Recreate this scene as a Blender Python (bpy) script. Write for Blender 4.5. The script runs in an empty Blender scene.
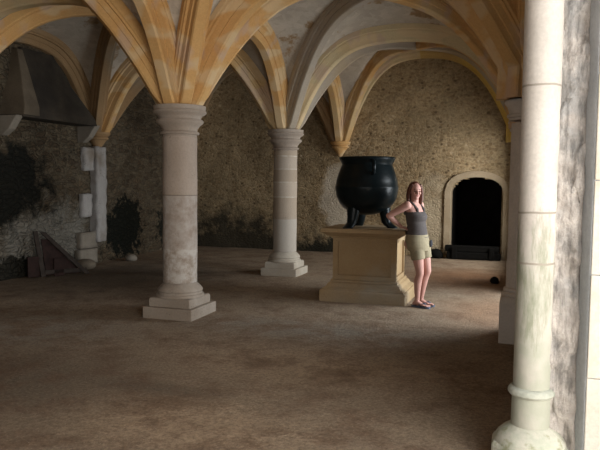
import bpy, bmesh, math, random
from mathutils import Vector, Matrix, noise
random.seed(7)
C = bpy.context.scene.collection
PI = math.pi
L = 3.755          # bay length along the room
A = 3.95           # bay width across the room
WS = 3.97          # wall face
H = 2.53           # springing height

# ------------------------------------------------------------------ materials
def new_mat(name):
    m = bpy.data.materials.new(name); m.use_nodes = True
    nt = m.node_tree; nt.nodes.clear()
    out = nt.nodes.new('ShaderNodeOutputMaterial'); b = nt.nodes.new('ShaderNodeBsdfPrincipled')
    nt.links.new(b.outputs[0], out.inputs[0])
    return m, nt, b
class N:
    def __init__(s, nt): s.nt = nt
    def add(s, t, **kw):
        n = s.nt.nodes.new(t)
        for k, v in kw.items(): setattr(n, k, v)
        return n
    def link(s, a, b): s.nt.links.new(a, b)
    def val(s, inp, v):
        if hasattr(v, 'is_output'): s.link(v, inp)
        else: inp.default_value = v
    def coord(s, scale=(1,1,1), obj=True):
        t = s.add('ShaderNodeTexCoord'); m = s.add('ShaderNodeMapping')
        s.link(t.outputs['Object'], m.inputs[0]); m.inputs['Scale'].default_value = scale
        return m.outputs[0]
    def noise(s, vec, scale, detail=5, rough=.6):
        n = s.add('ShaderNodeTexNoise'); s.link(vec, n.inputs['Vector'])
        n.inputs['Scale'].default_value = scale; n.inputs['Detail'].default_value = detail; n.inputs['Roughness'].default_value = rough
        return n.outputs['Fac']
    def vor(s, vec, scale, feature='F1', out='Distance', rnd=1.0):
        n = s.add('ShaderNodeTexVoronoi', feature=feature); s.link(vec, n.inputs['Vector'])
        n.inputs['Scale'].default_value = scale; n.inputs['Randomness'].default_value = rnd
        return n.outputs[out]
    def ramp(s, fac, stops, interp='LINEAR'):
        r = s.add('ShaderNodeValToRGB'); s.link(fac, r.inputs[0]); r.color_ramp.interpolation = interp
        e = r.color_ramp.elements
        while len(e) < len(stops): e.new(.5)
        for x, (p, c) in zip(e, stops):
            x.position = p; x.color = (c, c, c, 1) if isinstance(c, (int, float)) else (*c, 1)
        return r.outputs[0]
    def mix(s, f, a, b, mode='MIX'):
        n = s.add('ShaderNodeMix', data_type='RGBA', blend_type=mode)
        s.val(n.inputs[0], f)
        for i, v in ((6, a), (7, b)):
            if hasattr(v, 'is_output'): s.link(v, n.inputs[i])
            else: n.inputs[i].default_value = (*v, 1)
        return n.outputs[2]
    def math(s, op, a, b=0.0, clamp=False):
        n = s.add('ShaderNodeMath', operation=op, use_clamp=clamp); s.val(n.inputs[0], a); s.val(n.inputs[1], b)
        return n.outputs[0]
    def bump(s, h, strength, dist, normal=None):
        n = s.add('ShaderNodeBump'); s.link(h, n.inputs['Height'])
        n.inputs['Strength'].default_value = strength; n.inputs['Distance'].default_value = dist
        if normal is not None: s.link(normal, n.inputs['Normal'])
        return n.outputs[0]
    def sep(s, v):
        n = s.add('ShaderNodeSeparateXYZ'); s.link(v, n.inputs[0]); return n.outputs
    def brush(s, co, centre, size):
        """soft blob of wear, staining or painted shade around a place, 1 inside"""
        m = s.add('ShaderNodeMapping', vector_type='POINT'); s.link(co, m.inputs[0])
        m.inputs['Scale'].default_value = tuple(1/x for x in size)
        m.inputs['Location'].default_value = tuple(-c/x for c, x in zip(centre, size))
        l = s.add('ShaderNodeVectorMath', operation='LENGTH'); s.link(m.outputs[0], l.inputs[0])
        return s.math('SUBTRACT', 1.0, l.outputs['Value'], True)

def stone(name, c1, c2, c3=None, scale=3.0, bump=.3, rough=.9, pits=0.0, extra=None, fine=40):
    m, nt, b = new_mat(name); n = N(nt); co = n.coord()
    f1 = n.noise(co, scale, 6); f2 = n.noise(co, scale*.35, 3); f3 = n.noise(co, fine, 4, .7)
    col = n.mix(n.ramp(f1, [(.35, 0), (.65, 1)]), c1, c2)
    if c3: col = n.mix(n.ramp(f2, [(.48, 0), (.62, 1)]), col, c3)
    col = n.mix(.35, col, n.mix(n.ramp(f3, [(.3, .45), (.7, 1)]), (0, 0, 0), col, 'MIX') if False else col)
    dk = n.ramp(f3, [(.3, .86), (.62, 1.0)])
    col = n.mix(1.0, col, dk, 'MULTIPLY')
    h = n.math('ADD', f1, n.math('MULTIPLY', f3, .35))
    if pits:
        v = n.vor(co, 28); pm = n.ramp(v, [(.12, 0), (.3, 1)])
        sel = n.ramp(n.noise(co, 5), [(.5, 0), (.6, 1)])
        pm2 = n.mix(sel, (1, 1, 1), pm)
        col = n.mix(pits, col, n.mix(1.0, col, pm2, 'MULTIPLY'))
        h = n.math('ADD', h, n.math('MULTIPLY', pm2, .4))
    if extra: col = extra(n, co, col)
    n.link(col, b.inputs['Base Color']); b.inputs['Roughness'].default_value = rough
    n.link(n.bump(h, bump, .03), b.inputs['Normal'])
    b.inputs['Specular IOR Level'].default_value = .25
    return m

def rubble(name, cols, mortar, scale=6.5, extra=None, bump=.8, flat=(1, 1, 1.5)):
    m, nt, b = new_mat(name); n = N(nt)
    co0 = n.coord(); co = n.coord(flat)
    w = n.add('ShaderNodeTexNoise'); n.link(co, w.inputs['Vector']); w.inputs['Scale'].default_value = 5
    ad = n.add('ShaderNodeMix', data_type='RGBA', blend_type='LINEAR_LIGHT'); ad.inputs[0].default_value = .07
    n.link(co, ad.inputs[6]); n.link(w.outputs['Color'], ad.inputs[7]); co = ad.outputs[2]
    cell = n.vor(co, scale, 'F1', 'Color'); edge = n.vor(co, scale, 'DISTANCE_TO_EDGE', 'Distance')
    big = n.noise(co0, .8, 4); fi = n.noise(co0, 22, 5, .7)
    cv = n.sep(cell)[0]
    st = n.ramp(cv, [(0, cols[0]), (.35, cols[1]), (.7, cols[2]), (1, cols[3])])
    gm = n.math('ADD', edge, n.math('MULTIPLY', n.noise(co0, 9, 4), .12))
    em = n.ramp(gm, [(.07, 0), (.13, 1)])
    col = n.mix(em, mortar, st)
    col = n.mix(1.0, col, n.ramp(fi, [(.3, .6), (.65, 1.05)]), 'MULTIPLY')
    col = n.mix(1.0, col, n.ramp(big, [(.35, .72), (.65, 1.08)]), 'MULTIPLY')
    if extra: col = extra(n, co0, col)
    n.link(col, b.inputs['Base Color']); b.inputs['Roughness'].default_value = .95
    b.inputs['Specular IOR Level'].default_value = .15
    h = n.math('ADD', n.ramp(edge, [(0, 0), (.2, 1)]), n.math('MULTIPLY', fi, .8))
    n.link(n.bump(h, bump, .05), b.inputs['Normal'])
    return m

def stain_or_shade(n, co, col, centre, size, dark, ns=3.0, lo=.42, hi=.55, amt=1.0):
    br = n.brush(co, centre, size)
    f = n.math('ADD', n.math('MULTIPLY', br, .75), n.math('SUBTRACT', n.math('MULTIPLY', n.noise(co, ns, 7, .7), 1.1), .275))
    return n.mix(n.math('MULTIPLY', n.ramp(f, [(lo, 0), (hi, 1)]), amt), col, dark)

def plain(name, c, rough=.7, spec=.3, metallic=0.0, var=.15, scale=20, bump=.1, coat=0.0):
    m, nt, b = new_mat(name); n = N(nt); co = n.coord()
    f = n.noise(co, scale, 4)
    d = tuple(x*(1-var) for x in c); u = tuple(min(1, x*(1+var)) for x in c)
    n.link(n.mix(n.ramp(f, [(.3, 0), (.7, 1)]), d, u), b.inputs['Base Color'])
    b.inputs['Roughness'].default_value = rough; b.inputs['Specular IOR Level'].default_value = spec
    b.inputs['Metallic'].default_value = metallic; b.inputs['Coat Weight'].default_value = coat
    if bump: n.link(n.bump(f, bump, .01), b.inputs['Normal'])
    return m

M = {}
# floor: trodden earth, ochre and grey patches, small stones
def mk_floor():
    m, nt, b = new_mat('trodden_earth'); n = N(nt); co = n.coord()
    mid = n.noise(co, 2.2, 7, .7); fi = n.noise(co, 38, 5, .8); peb = n.vor(co, 40); pc_ = n.sep(n.vor(co, 40, 'F1', 'Color'))[0]
    col = n.mix(n.ramp(mid, [(.36, 0), (.64, 1)]), (.285, .216, .15), (.335, .26, .185))
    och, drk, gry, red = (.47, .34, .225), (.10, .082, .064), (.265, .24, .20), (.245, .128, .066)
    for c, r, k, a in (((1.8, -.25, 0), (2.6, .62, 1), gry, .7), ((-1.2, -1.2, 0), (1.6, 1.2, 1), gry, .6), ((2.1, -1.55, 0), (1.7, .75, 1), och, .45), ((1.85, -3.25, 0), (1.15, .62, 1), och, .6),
                       ((.15, -2.9, 0), (1.3, 1.3, 1), drk, .5), ((1.25, -2.62, 0), (.75, .22, 1), drk, .5), ((3.2, 4.4, 0), (1.7, 1.7, 1), red, .9), ((3.6, 1.5, 0), (.8, 1.6, 1), red, .6), ((-2.5, 2.5, 0), (2.4, 3.0, 1), drk, .8)):  # the wide dark patch at back left is painted shade
        col = stain_or_shade(n, co, col, c, r, k, 2.2, .22, .78, a)
    col = n.mix(1.0, col, n.ramp(fi, [(.32, .55), (.68, 1.3)]), 'MULTIPLY')
    pm = n.math('MULTIPLY', n.ramp(peb, [(.14, 1), (.26, 0)]), n.ramp(pc_, [(.72, 0), (.78, 1)]))
    col = n.mix(n.math('MULTIPLY', pm, .55), col, (.44, .36, .27))
    n.link(col, b.inputs['Base Color']); b.inputs['Roughness'].default_value = .95; b.inputs['Specular IOR Level'].default_value = .2
    h = n.math('ADD', n.math('MULTIPLY', fi, .5), n.math('ADD', n.math('MULTIPLY', mid, 1.2), n.math('MULTIPLY', pm, .5)))
    n.link(n.bump(h, .7, .04), b.inputs['Normal'])
    return m
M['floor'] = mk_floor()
def back_extra(n, co, col):
    hv = n.vor(n.coord((1, 1, 1.3)), 7.0); hs = n.sep(n.vor(n.coord((1, 1, 1.3)), 7.0, 'F1', 'Color'))
    hole = n.math('MULTIPLY', n.ramp(hv, [(.16, 1), (.30, 0)]), n.ramp(hs[0], [(.62, 0), (.66, 1)]))
    pale = n.math('MULTIPLY', n.ramp(hv, [(.25, 1), (.42, 0)]), n.ramp(hs[1], [(.72, 0), (.76, 1)]))
    col = n.mix(n.math('MULTIPLY', pale, .6), col, (.60, .50, .34))
    col = n.mix(n.math('MULTIPLY', hole, .75), col, (.09, .06, .035))
    # black damp growth low on the left, pale old plaster behind the cauldron and by the door
    col = stain_or_shade(n, co, col, (.05, 7.5, 1.3), (.70, 3, 1.15), (.52, .46, .37), 1.5, .46, .60, .85)
    col = stain_or_shade(n, co, col, (2.1, 7.5, .7), (.85, 3, 1.6), (.50, .42, .30), 3.0, .50, .8, .75)
    col = stain_or_shade(n, co, col, (-2.7, 7.5, .05), (3.2, 3, 1.5), (.026, .024, .018), 3.5, .46, .78, .92)
    col = stain_or_shade(n, co, col, (.2, 7.5, .0), (2.2, 3, .62), (.03, .028, .02), 4.0, .52, .7)
    z = n.sep(co)[2]
    return col
M['back'] = rubble('tan_rubble', [(.27, .19, .105), (.37, .27, .155), (.44, .335, .20), (.33, .25, .15)], (.43, .335, .205), 12, back_extra, bump=.35)
def left_extra(n, co, col):
    col = stain_or_shade(n, co, col, (-4, 2.4, .55), (3, 2.2, 1.1), (.26, .25, .22), 2.2, .5, .75, .8)
    col = stain_or_shade(n, co, col, (-4, 1.3, 1.55), (3, 1.5, .9), (.016, .016, .013), 2.5, .36, .56)
    col = stain_or_shade(n, co, col, (-4, 4.75, .6), (3, 1.0, .95), (.012, .013, .010), 6.0, .50, .58)
    col = stain_or_shade(n, co, col, (-4, 6.9, .5), (3, 1.5, 1.0), (.02, .02, .015), 5.0, .55, .66)
    col = stain_or_shade(n, co, col, (-4, 1.6, .1), (3, 2.5, .35), (.03, .028, .022), 5.0, .5, .62)
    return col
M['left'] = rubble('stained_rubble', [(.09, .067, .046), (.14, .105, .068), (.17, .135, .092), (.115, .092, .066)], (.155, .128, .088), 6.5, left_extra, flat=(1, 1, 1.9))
M['right'] = rubble('grey_rubble', [(.3, .26, .2), (.38, .33, .26), (.42, .37, .3), (.33, .29, .23)], (.42, .38, .3), 5)
def web_extra(n, co, col):
    f = n.noise(co, 1.1, 6, .65)
    col = n.mix(n.ramp(f, [(.56, 0), (.60, 1)]), col, (.30, .2, .11))
    v = n.vor(n.coord((1, 1, 1)), 9, 'F1', 'Color')
    return n.mix(1.0, col, n.ramp(n.sep(v)[0], [(0, .88), (1, 1.05)]), 'MULTIPLY')
M['web'] = stone('limewashed_vault', (.44, .375, .30), (.52, .455, .375), (.40, .355, .30), 1.3, .35, extra=web_extra)
def rib_extra(n, co, col):
    v1 = n.noise(n.coord((1.0, 1.0, 1.9)), 2.3, 2, .4); v2 = n.noise(n.coord((2.2, 2.2, 1)), 1.7, 2, .4)
    col = n.mix(n.ramp(v1, [(.50, 0), (.58, .7)]), col, (.60, .45, .27))
    return n.mix(n.ramp(v2, [(.56, 0), (.63, .6)]), col, (.47, .34, .26))
M['rib'] = stone('ochre_rib_stone', (.55, .305, .115), (.60, .37, .15), (.57, .42, .23), 1.2, .25, extra=rib_extra)
M['rib_pale'] = stone('pale_rib_stone', (.52, .42, .26), (.58, .47, .28), (.55, .38, .19), 1.4, .25, extra=rib_extra)
M['rib_yellow'] = stone('yellow_rib_stone', (.60, .40, .10), (.66, .48, .14), (.52, .36, .14), 1.6, .25)
M['rib_grey'] = stone('grey_rib_stone', (.36, .31, .255), (.43, .375, .31), (.40, .32, .22), 1.4, .25)
M['rib_brown_dim'] = stone('dim_brown_rib_stone', (.30, .19, .095), (.37, .24, .125), (.29, .23, .16), 1.6, .35)  # brown rib stone, darkened to paint the dim left side
def near_extra(n, co, col):
    z = n.sep(co)[2]
    zz = n.math('ADD', z, n.math('MULTIPLY', n.noise(co, 6, 5), .12))
    lo = n.ramp(zz, [(.0, 0), (1.0, 1)])
    low = n.math('LESS_THAN', zz, .86); mid = n.math('LESS_THAN', zz, 1.52)
    f = n.noise(co, 7, 6, .7)
    pocked = n.mix(n.ramp(f, [(.36, 0), (.64, 1)]), (.27, .215, .175), (.40, .355, .315))
    patch = n.mix(n.ramp(f, [(.40, 0), (.58, 1)]), (.27, .215, .17), (.44, .40, .36))
    col = n.mix(mid, col, pocked); col = n.mix(low, col, patch)
    # thin joints between the drums
    for zj in (1.46,):
        d = n.math('ABSOLUTE', n.math('SUBTRACT', z, zj))
        col = n.mix(n.math('LESS_THAN', d, .006), col, (.2, .16, .13))
    return col
M['shaft'] = stone('pinkish_column_stone', (.33, .265, .215), (.38, .31, .255), None, 2.2, .3, pits=.35, extra=near_extra)
def far_extra(n, co, col):
    z = n.sep(co)[2]
    w = n.math('ADD', z, n.math('MULTIPLY', n.noise(co, 4, 3), .015))
    for z0, z1, c in ((.35, .98, (.41, .385, .345)), (1.02, 1.36, (.36, .29, .22)), (1.36, 1.62, (.43, .36, .29)), (1.62, 1.84, (.34, .27, .20)), (1.84, 2.06, (.41, .35, .29)), (2.06, 2.3, (.36, .29, .22))):
        msk = n.math('MULTIPLY', n.math('GREATER_THAN', w, z0), n.math('LESS_THAN', w, z1))
        col = n.mix(n.math('MULTIPLY', msk, .55), col, c)
    for zj in (1.36, 1.62, 1.845, 2.07):
        d = n.math('ABSOLUTE', n.math('SUBTRACT', w, zj + .008))
        col = n.mix(n.math('MULTIPLY', n.math('LESS_THAN', d, .010), n.ramp(n.noise(co, 6, 4), [(.38, .1), (.6, .8)])), col, (.55, .50, .43))
    return col
M['shaft_far'] = stone('banded_column_stone', (.33, .27, .21), (.39, .325, .26), None, 3, .35, pits=.3, extra=far_extra)
M['plinth'] = stone('worn_plinth_stone', (.28, .23, .185), (.35, .30, .25), (.26, .21, .165), 3, .4, pits=.3)
M['plinth_far'] = stone('pale_plinth_stone', (.38, .335, .275), (.45, .405, .335), (.34, .29, .23), 3, .35)
M['capital'] = stone('grey_capital_stone', (.33, .275, .225), (.39, .33, .275), (.31, .25, .20), 3, .25)
def ped_extra(n, co, col):
    return stain_or_shade(n, co, col, (.3, -.6, .4), (.8, .5, .6), (.33, .30, .24), 3, .5, .8, .6)
M['ped'] = stone('buff_pedestal_stone', (.33, .225, .12), (.39, .28, .155), (.31, .245, .165), 1.6, .2, extra=ped_extra)
def jamb_extra(n, co, col):
    z = n.sep(co)[2]
    f = n.noise(co, 5, 6, .65)
    g = n.math('SUBTRACT', n.math('MULTIPLY', f, 1.0), n.math('MULTIPLY', z, .28))
    col = n.mix(n.ramp(g, [(.10, 0), (.40, .85)]), col, (.33, .345, .28))
    g2 = n.noise(n.coord((9, 9, 1.6)), 1.5, 6, .7)
    g3 = n.math('SUBTRACT', g2, n.math('MULTIPLY', n.math('ABSOLUTE', n.math('SUBTRACT', z, 1.10)), .42))
    col = n.mix(n.ramp(g3, [(.38, 0), (.56, .8)]), col, (.20, .22, .15))
    for zj in (1.19, 1.48, 2.2):
        d = n.math('ABSOLUTE', n.math('SUBTRACT', n.math('ADD', z, n.math('MULTIPLY', f, .02)), zj + .01))
        col = n.mix(n.math('LESS_THAN', d, .006), col, (.30, .27, .23))
    return col
M['jamb'] = stone('white_jamb_limestone', (.50, .46, .42), (.57, .53, .485), None, 3, .2, extra=jamb_extra)
def algae(n, co, col):
    f = n.noise(co, 7, 6, .7)
    col = n.mix(n.ramp(f, [(.36, 0), (.66, 1)]), col, (.36, .39, .31))
    nz = n.add('ShaderNodeNewGeometry'); up = n.sep(nz.outputs['Normal'])[2]
    return n.mix(n.math('MULTIPLY', n.ramp(n.noise(co, 11, 5), [(.54, 0), (.66, 1)]), .6), col, (.17, .18, .07))
M['jamb_base'] = stone('algae_stained_limestone', (.52, .50, .43), (.60, .58, .51), None, 4, .35, extra=algae)
M['jamb_ring'] = stone('grey_green_limestone', (.34, .36, .31), (.45, .46, .40), (.28, .31, .26), 8, .4)
def broken_extra(n, co, col):
    v = n.noise(n.coord((14, 14, 2.2)), 2.0, 6, .7)
    return n.mix(1.0, col, n.ramp(v, [(.34, .5), (.56, 1.1)]), 'MULTIPLY')
M['broken'] = stone('broken_masonry', (.34, .31, .285), (.50, .46, .425), (.31, .30, .29), 9, .9, extra=broken_extra)
M['dressed'] = stone('dressed_outer_stone', (.54, .515, .455), (.62, .59, .525), (.50, .45, .37), 3, .2)
M['shaded_edge'] = stone('shaded_grey_stone', (.36, .38, .40), (.43, .45, .47), None, 4, .3)  # shade of the jamb's side face put into the colour
M['surround'] = stone('pale_doorway_stone', (.33, .26, .17), (.39, .315, .22), (.30, .23, .15), 3, .4)
M['passage_shade'] = stone('shade_black_stone', (.012, .010, .009), (.022, .019, .016), None, 4, .6)
M['wood'] = plain('dark_red_brown_wood', (.028, .014, .012), .7, .2, var=.4, scale=14, bump=.3)
M['wood_grey'] = plain('grey_brown_wood', (.045, .036, .031), .8, .2, var=.3, scale=14, bump=.3)
M['iron'] = plain('black_cast_iron', (.005, .008, .009), .28, .16, 0, .25, 30, .12)
M['black'] = plain('black_weathered_timber', (.006, .0055, .005), .9, .1, 0, .3, 18, .3)
M['skin'] = plain('fair_skin', (.52, .285, .235), .6, .3, 0, .05, 9, 0)
M['hair'] = plain('auburn_hair', (.10, .034, .018), .5, .4, 0, .35, 60, .4)
M['top'] = plain('charcoal_cotton', (.095, .083, .08), .9, .1, 0, .12, 60, .1)
M['shorts'] = plain('khaki_cotton', (.30, .255, .17), .9, .1, 0, .1, 30, .1)
M['sole'] = plain('slate_rubber', (.10, .12, .17), .7, .3, 0, .1, 30, 0)
M['lips'] = plain('lips', (.42, .15, .14), .5, .3, 0, .05, 9, 0)
M['eye'] = plain('eye', (.03, .025, .02), .3, .5, 0, .05, 9, 0)
M['brow'] = plain('brown_brow', (.14, .06, .035), .8, .1, 0, .05, 9, 0)
M['teeth'] = plain('teeth', (.75, .70, .65), .4, .3, 0, .03, 9, 0)
M['belt'] = plain('dark_pouch', (.03, .03, .035), .8, .2, 0, .1, 30, 0)
M['pale_stone'] = stone('dull_pale_stone', (.22, .195, .16), (.28, .25, .21), None, 4, .4)
M['rock'] = stone('fallen_stone', (.16, .13, .10), (.26, .22, .17), None, 4, .6)

# ------------------------------------------------------------------ mesh helpers
def link(name, me, mat, parent=None, smooth=False, loc=None):
    o = bpy.data.objects.new(name, me); C.objects.link(o)
    me.materials.append(mat)
    if smooth:
        for p in me.polygons: p.use_smooth = True
    if parent: o.parent = parent
    if loc: o.location = loc
    return o
def tag(o, label=None, cat=None, group=None, kind=None):
    if label: o['label'] = label
    if cat: o['category'] = cat
    if group: o['group'] = group
    if kind: o['kind'] = kind
    return o
def empty(name, loc, rz=0):
    o = bpy.data.objects.new(name, None); C.objects.link(o); o.location = loc; o.rotation_euler = (0, 0, rz); o.empty_display_size = .1
    return o
class MB:
    def __init__(s): s.v = []; s.f = []
    def add(s, vs, fs):
        b = len(s.v); s.v += [tuple(x) for x in vs]; s.f += [tuple(i+b for i in q) for q in fs]; return s
    def box(s, lo, hi):
        x0, y0, z0 = lo; x1, y1, z1 = hi
        return s.add([(x0,y0,z0),(x1,y0,z0),(x1,y1,z0),(x0,y1,z0),(x0,y0,z1),(x1,y0,z1),(x1,y1,z1),(x0,y1,z1)],
                     [(0,3,2,1),(4,5,6,7),(0,1,5,4),(1,2,6,5),(2,3,7,6),(3,0,4,7)])
    def frus(s, rings):
        """stack of rectangles (x0,y0,x1,y1,z)"""
        vs = []; fs = []
        for (x0,y0,x1,y1,z) in rings: vs += [(x0,y0,z),(x1,y0,z),(x1,y1,z),(x0,y1,z)]
        for i in range(len(rings)-1):
            for j in range(4): fs.append((4*i+j, 4*i+(j+1)%4, 4*i+4+(j+1)%4, 4*i+4+j))
        n = 4*(len(rings)-1)
        fs += [(3,2,1,0),(n,n+1,n+2,n+3)]
        return s.add(vs, fs)
    def lathe(s, prof, seg=40, c=(0,0), a0=0, a1=2*PI, cap=True):
        full = abs(a1-a0-2*PI) < 1e-6; n = seg if full else seg+1
        vs = []; fs = []
        for r, z in prof:
            for i in range(n):
                a = a0+(a1-a0)*i/seg; vs.append((c[0]+r*math.cos(a), c[1]+r*math.sin(a), z))
        for j in range(len(prof)-1):
            for i in range(seg if full else seg):
                k = (i+1) % n
                fs.append((j*n+i, j*n+k, (j+1)*n+k, (j+1)*n+i))
        if cap: fs += [tuple(range(n-1, -1, -1)), tuple(range((len(prof)-1)*n, len(prof)*n))]
        return s.add(vs, fs)
    def tube(s, pts, rad, seg=12, ell=None):
        pts = [Vector(p) for p in pts]; vs = []; fs = []
        up = None
        for i, p in enumerate(pts):
            t = (pts[min(i+1, len(pts)-1)]-pts[max(i-1, 0)]).normalized()
            if up is None: up = t.orthogonal().normalized()
            up = (up - t*up.dot(t)).normalized(); side = t.cross(up)
            r = rad[i] if isinstance(rad, (list, tuple)) else rad
            for j in range(seg):
                a = 2*PI*j/seg; vs.append(p + up*r*math.cos(a) + side*r*math.sin(a))
        for i in range(len(pts)-1):
            for j in range(seg):
                k = (j+1) % seg; fs.append((i*seg+j, i*seg+k, (i+1)*seg+k, (i+1)*seg+j))
        n = (len(pts)-1)*seg
        fs += [tuple(range(seg-1, -1, -1)), tuple(range(n, n+seg))]
        return s.add(vs, fs)
    def ell(s, c, r, axes=None, seg=16, rings=10):
        c = Vector(c); ax = axes or (Vector((1,0,0)), Vector((0,1,0)), Vector((0,0,1)))
        vs = []; fs = []
        for i in range(1, rings):
            th = PI*i/rings
            for j in range(seg):
                ph = 2*PI*j/seg
                vs.append(c + ax[0]*r[0]*math.sin(th)*math.cos(ph) + ax[1]*r[1]*math.sin(th)*math.sin(ph) + ax[2]*r[2]*math.cos(th))
        for i in range(rings-2):
            for j in range(seg):
                k = (j+1) % seg; fs.append((i*seg+j, (i+1)*seg+j, (i+1)*seg+k, i*seg+k))
        t = len(vs); vs.append(c+ax[2]*r[2]); vs.append(c-ax[2]*r[2]); n = (rings-2)*seg
        for j in range(seg):
            k = (j+1) % seg; fs.append((t, j, k)); fs.append((t+1, n+k, n+j))
        return s.add(vs, fs)
    def loft(s, rings, cap=True):
        vs = [v for r in rings for v in r]; n = len(rings[0]); fs = []
        for i in range(len(rings)-1):
            for j in range(n):
                k = (j+1) % n; fs.append((i*n+j, i*n+k, (i+1)*n+k, (i+1)*n+j))
        if cap: fs += [tuple(range(n-1, -1, -1)), tuple(range((len(rings)-1)*n, len(rings)*n))]
        return s.add(vs, fs)
    def mesh(s, name):
        me = bpy.data.meshes.new(name); me.from_pydata(s.v, [], s.f)
        bm = bmesh.new(); bm.from_mesh(me); bmesh.ops.recalc_face_normals(bm, faces=bm.faces); bm.to_mesh(me); bm.free()
        me.update(); return me
    def build(s, name, mat, parent=None, smooth=False, bevel=0, loc=None, rough=0, cuts=0):
        me = s.mesh(name)
        if bevel or cuts:
            bm = bmesh.new(); bm.from_mesh(me)
            if bevel:
                ed = [e for e in bm.edges if len(e.link_faces) == 2 and e.calc_face_angle(0) > .5]
                bmesh.ops.bevel(bm, geom=ed, offset=bevel, segments=2, affect='EDGES', profile=.6, clamp_overlap=True)
            bm.to_mesh(me); bm.free()
        o = link(name, me, mat, parent, smooth, loc)
        if smooth == 'auto':
            sharp(me)
        return o
def sharp(me, ang=.6):
    bm = bmesh.new(); bm.from_mesh(me)
    for e in bm.edges: e.smooth = len(e.link_faces) == 2 and e.calc_face_angle(0) < ang
    bm.to_mesh(me); bm.free()
def remesh(mb, name, vox, smooth_it=2):
    me = mb.mesh(name+'_raw'); o = bpy.data.objects.new(name+'_raw', me); C.objects.link(o)
    r = o.modifiers.new('r', 'REMESH'); r.mode = 'VOXEL'; r.voxel_size = vox
    if smooth_it:
        sm = o.modifiers.new('s', 'SMOOTH'); sm.factor = .5; sm.iterations = smooth_it
    dg = bpy.context.evaluated_depsgraph_get(); dg.update()
    out = bpy.data.meshes.new_from_object(o.evaluated_get(dg)); out.name = name
    bpy.data.objects.remove(o)
    for p in out.polygons: p.use_smooth = True
    return out

# ------------------------------------------------------------------ floor
def floor_h(x, y):
    return .018*noise.noise((x*.6, y*.6, 3)) + .008*noise.noise((x*2.5, y*2.5, 9)) - .012
mb = MB(); nx, ny = 150, 230
x0, x1, y0, y1 = -5.2, 9.0, -14.0, 10.6
vs = []
for j in range(ny+1):
    for i in range(nx+1):
        x = x0+(x1-x0)*i/nx; y = y0+(y1-y0)*j/ny; vs.append((x, y, floor_h(x, y)))
mb.add(vs, [(j*(nx+1)+i, j*(nx+1)+i+1, (j+1)*(nx+1)+i+1, (j+1)*(nx+1)+i) for j in range(ny) for i in range(nx)])
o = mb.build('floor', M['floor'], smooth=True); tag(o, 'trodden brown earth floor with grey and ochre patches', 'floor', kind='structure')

# ------------------------------------------------------------------ walls (grids with a hole test, slight unevenness)
def grid_wall(name, mat, label, origin, u, nrm, ulen, zlen, step, hole=None, amp=.025, thick=.6):
    """front face is uneven masonry; back and hole reveals are real depth"""
    mb = MB(); nu = int(ulen/step); nz = int(zlen/step); o = Vector(origin); u = Vector(u); nv = Vector(nrm)
    solid = lambda i, j: 0 <= i < nu and 0 <= j < nz and not (hole and hole((i+.5)*ulen/nu, (j+.5)*zlen/nz))
    idx = {}; vs = []; fs = []
    def P(i, j, back):
        k = (i, j, back)
        if k not in idx:
            a = i*ulen/nu; z = j*zlen/nz; p = o+u*a+Vector((0, 0, z-.1))
            p = p - nv*thick if back else p + nv*amp*(noise.noise((p.x*2.2, p.y*2.2, p.z*2.6))+.5*noise.noise((p.x*6, p.y*6, p.z*7)))
            idx[k] = len(vs); vs.append(tuple(p))
        return idx[k]
    for i in range(nu):
        for j in range(nz):
            if not solid(i, j): continue
            fs.append((P(i,j,0), P(i+1,j,0), P(i+1,j+1,0), P(i,j+1,0)))
            fs.append((P(i,j,1), P(i,j+1,1), P(i+1,j+1,1), P(i+1,j,1)))
            for di, dj, a, b in ((-1,0,(i,j),(i,j+1)), (1,0,(i+1,j+1),(i+1,j)), (0,-1,(i+1,j),(i,j)), (0,1,(i,j+1),(i+1,j+1))):
                if not solid(i+di, j+dj): fs.append((P(*a,0), P(*b,0), P(*b,1), P(*a,1)))
    mb.add(vs, fs)
    ob = mb.build(name, mat, smooth='auto'); tag(ob, label, 'wall', kind='structure'); return ob
DX0, DX1, DSP, DAP = 2.50, 3.60, 1.44, 1.76
def door_top(s, grow=0.0):
    c = (DX0+DX1)/2; w = (DX1-DX0)/2+grow
    t = min(1, abs(s-c)/w); return DSP + (DAP+grow-DSP)*math.sqrt(max(0, 1-t**2.2))
def hole_back(a, z):
    s = -4.05+a; return DX0 < s < DX1 and z-.1 < door_top(s)
grid_wall('wall_back', M['back'], 'tan rubble back wall with black damp growth along its foot', (-4.05, 2*L-.02, 0), (1,0,0), (0,-1,0), 8.1, 5.2, .06, hole_back, thick=.5)
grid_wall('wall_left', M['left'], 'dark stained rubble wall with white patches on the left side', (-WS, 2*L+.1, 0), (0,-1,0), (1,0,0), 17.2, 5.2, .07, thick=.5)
def hole_front(a, z):
    x = 4.05-a; z -= .1
    for c in (2.0,):
        if abs(x-c) < 1.45 and z < 2.1+1.2*math.sqrt(max(0, 1-((x-c)/1.45)**2)): return True
    return False
grid_wall('wall_front', M['right'], 'rubble end wall with one wide arched opening behind the camera', (4.05, -9.45, 0), (-1,0,0), (0,1,0), 8.1, 5.2, .15, hole_front, thick=.5)
def hole_right(a, z):
    if 4.7 < -9.5+a < 6.9: return .5 < z-.1 < 2.5
    y = -9.5+a; z -= .1
    if .75 < y < 3.0: return z < 1.7+.9*math.sqrt(max(0, 1-((y-1.875)/1.125)**2))
    if -7.5 < y < -2.93: return z < 3.6
    return False
grid_wall('wall_right', M['right'], 'rubble side wall with half columns along it', (WS, -9.5, 0), (0,1,0), (-1,0,0), 17.2, 5.2, .075, hole_right, thick=.75)

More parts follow.
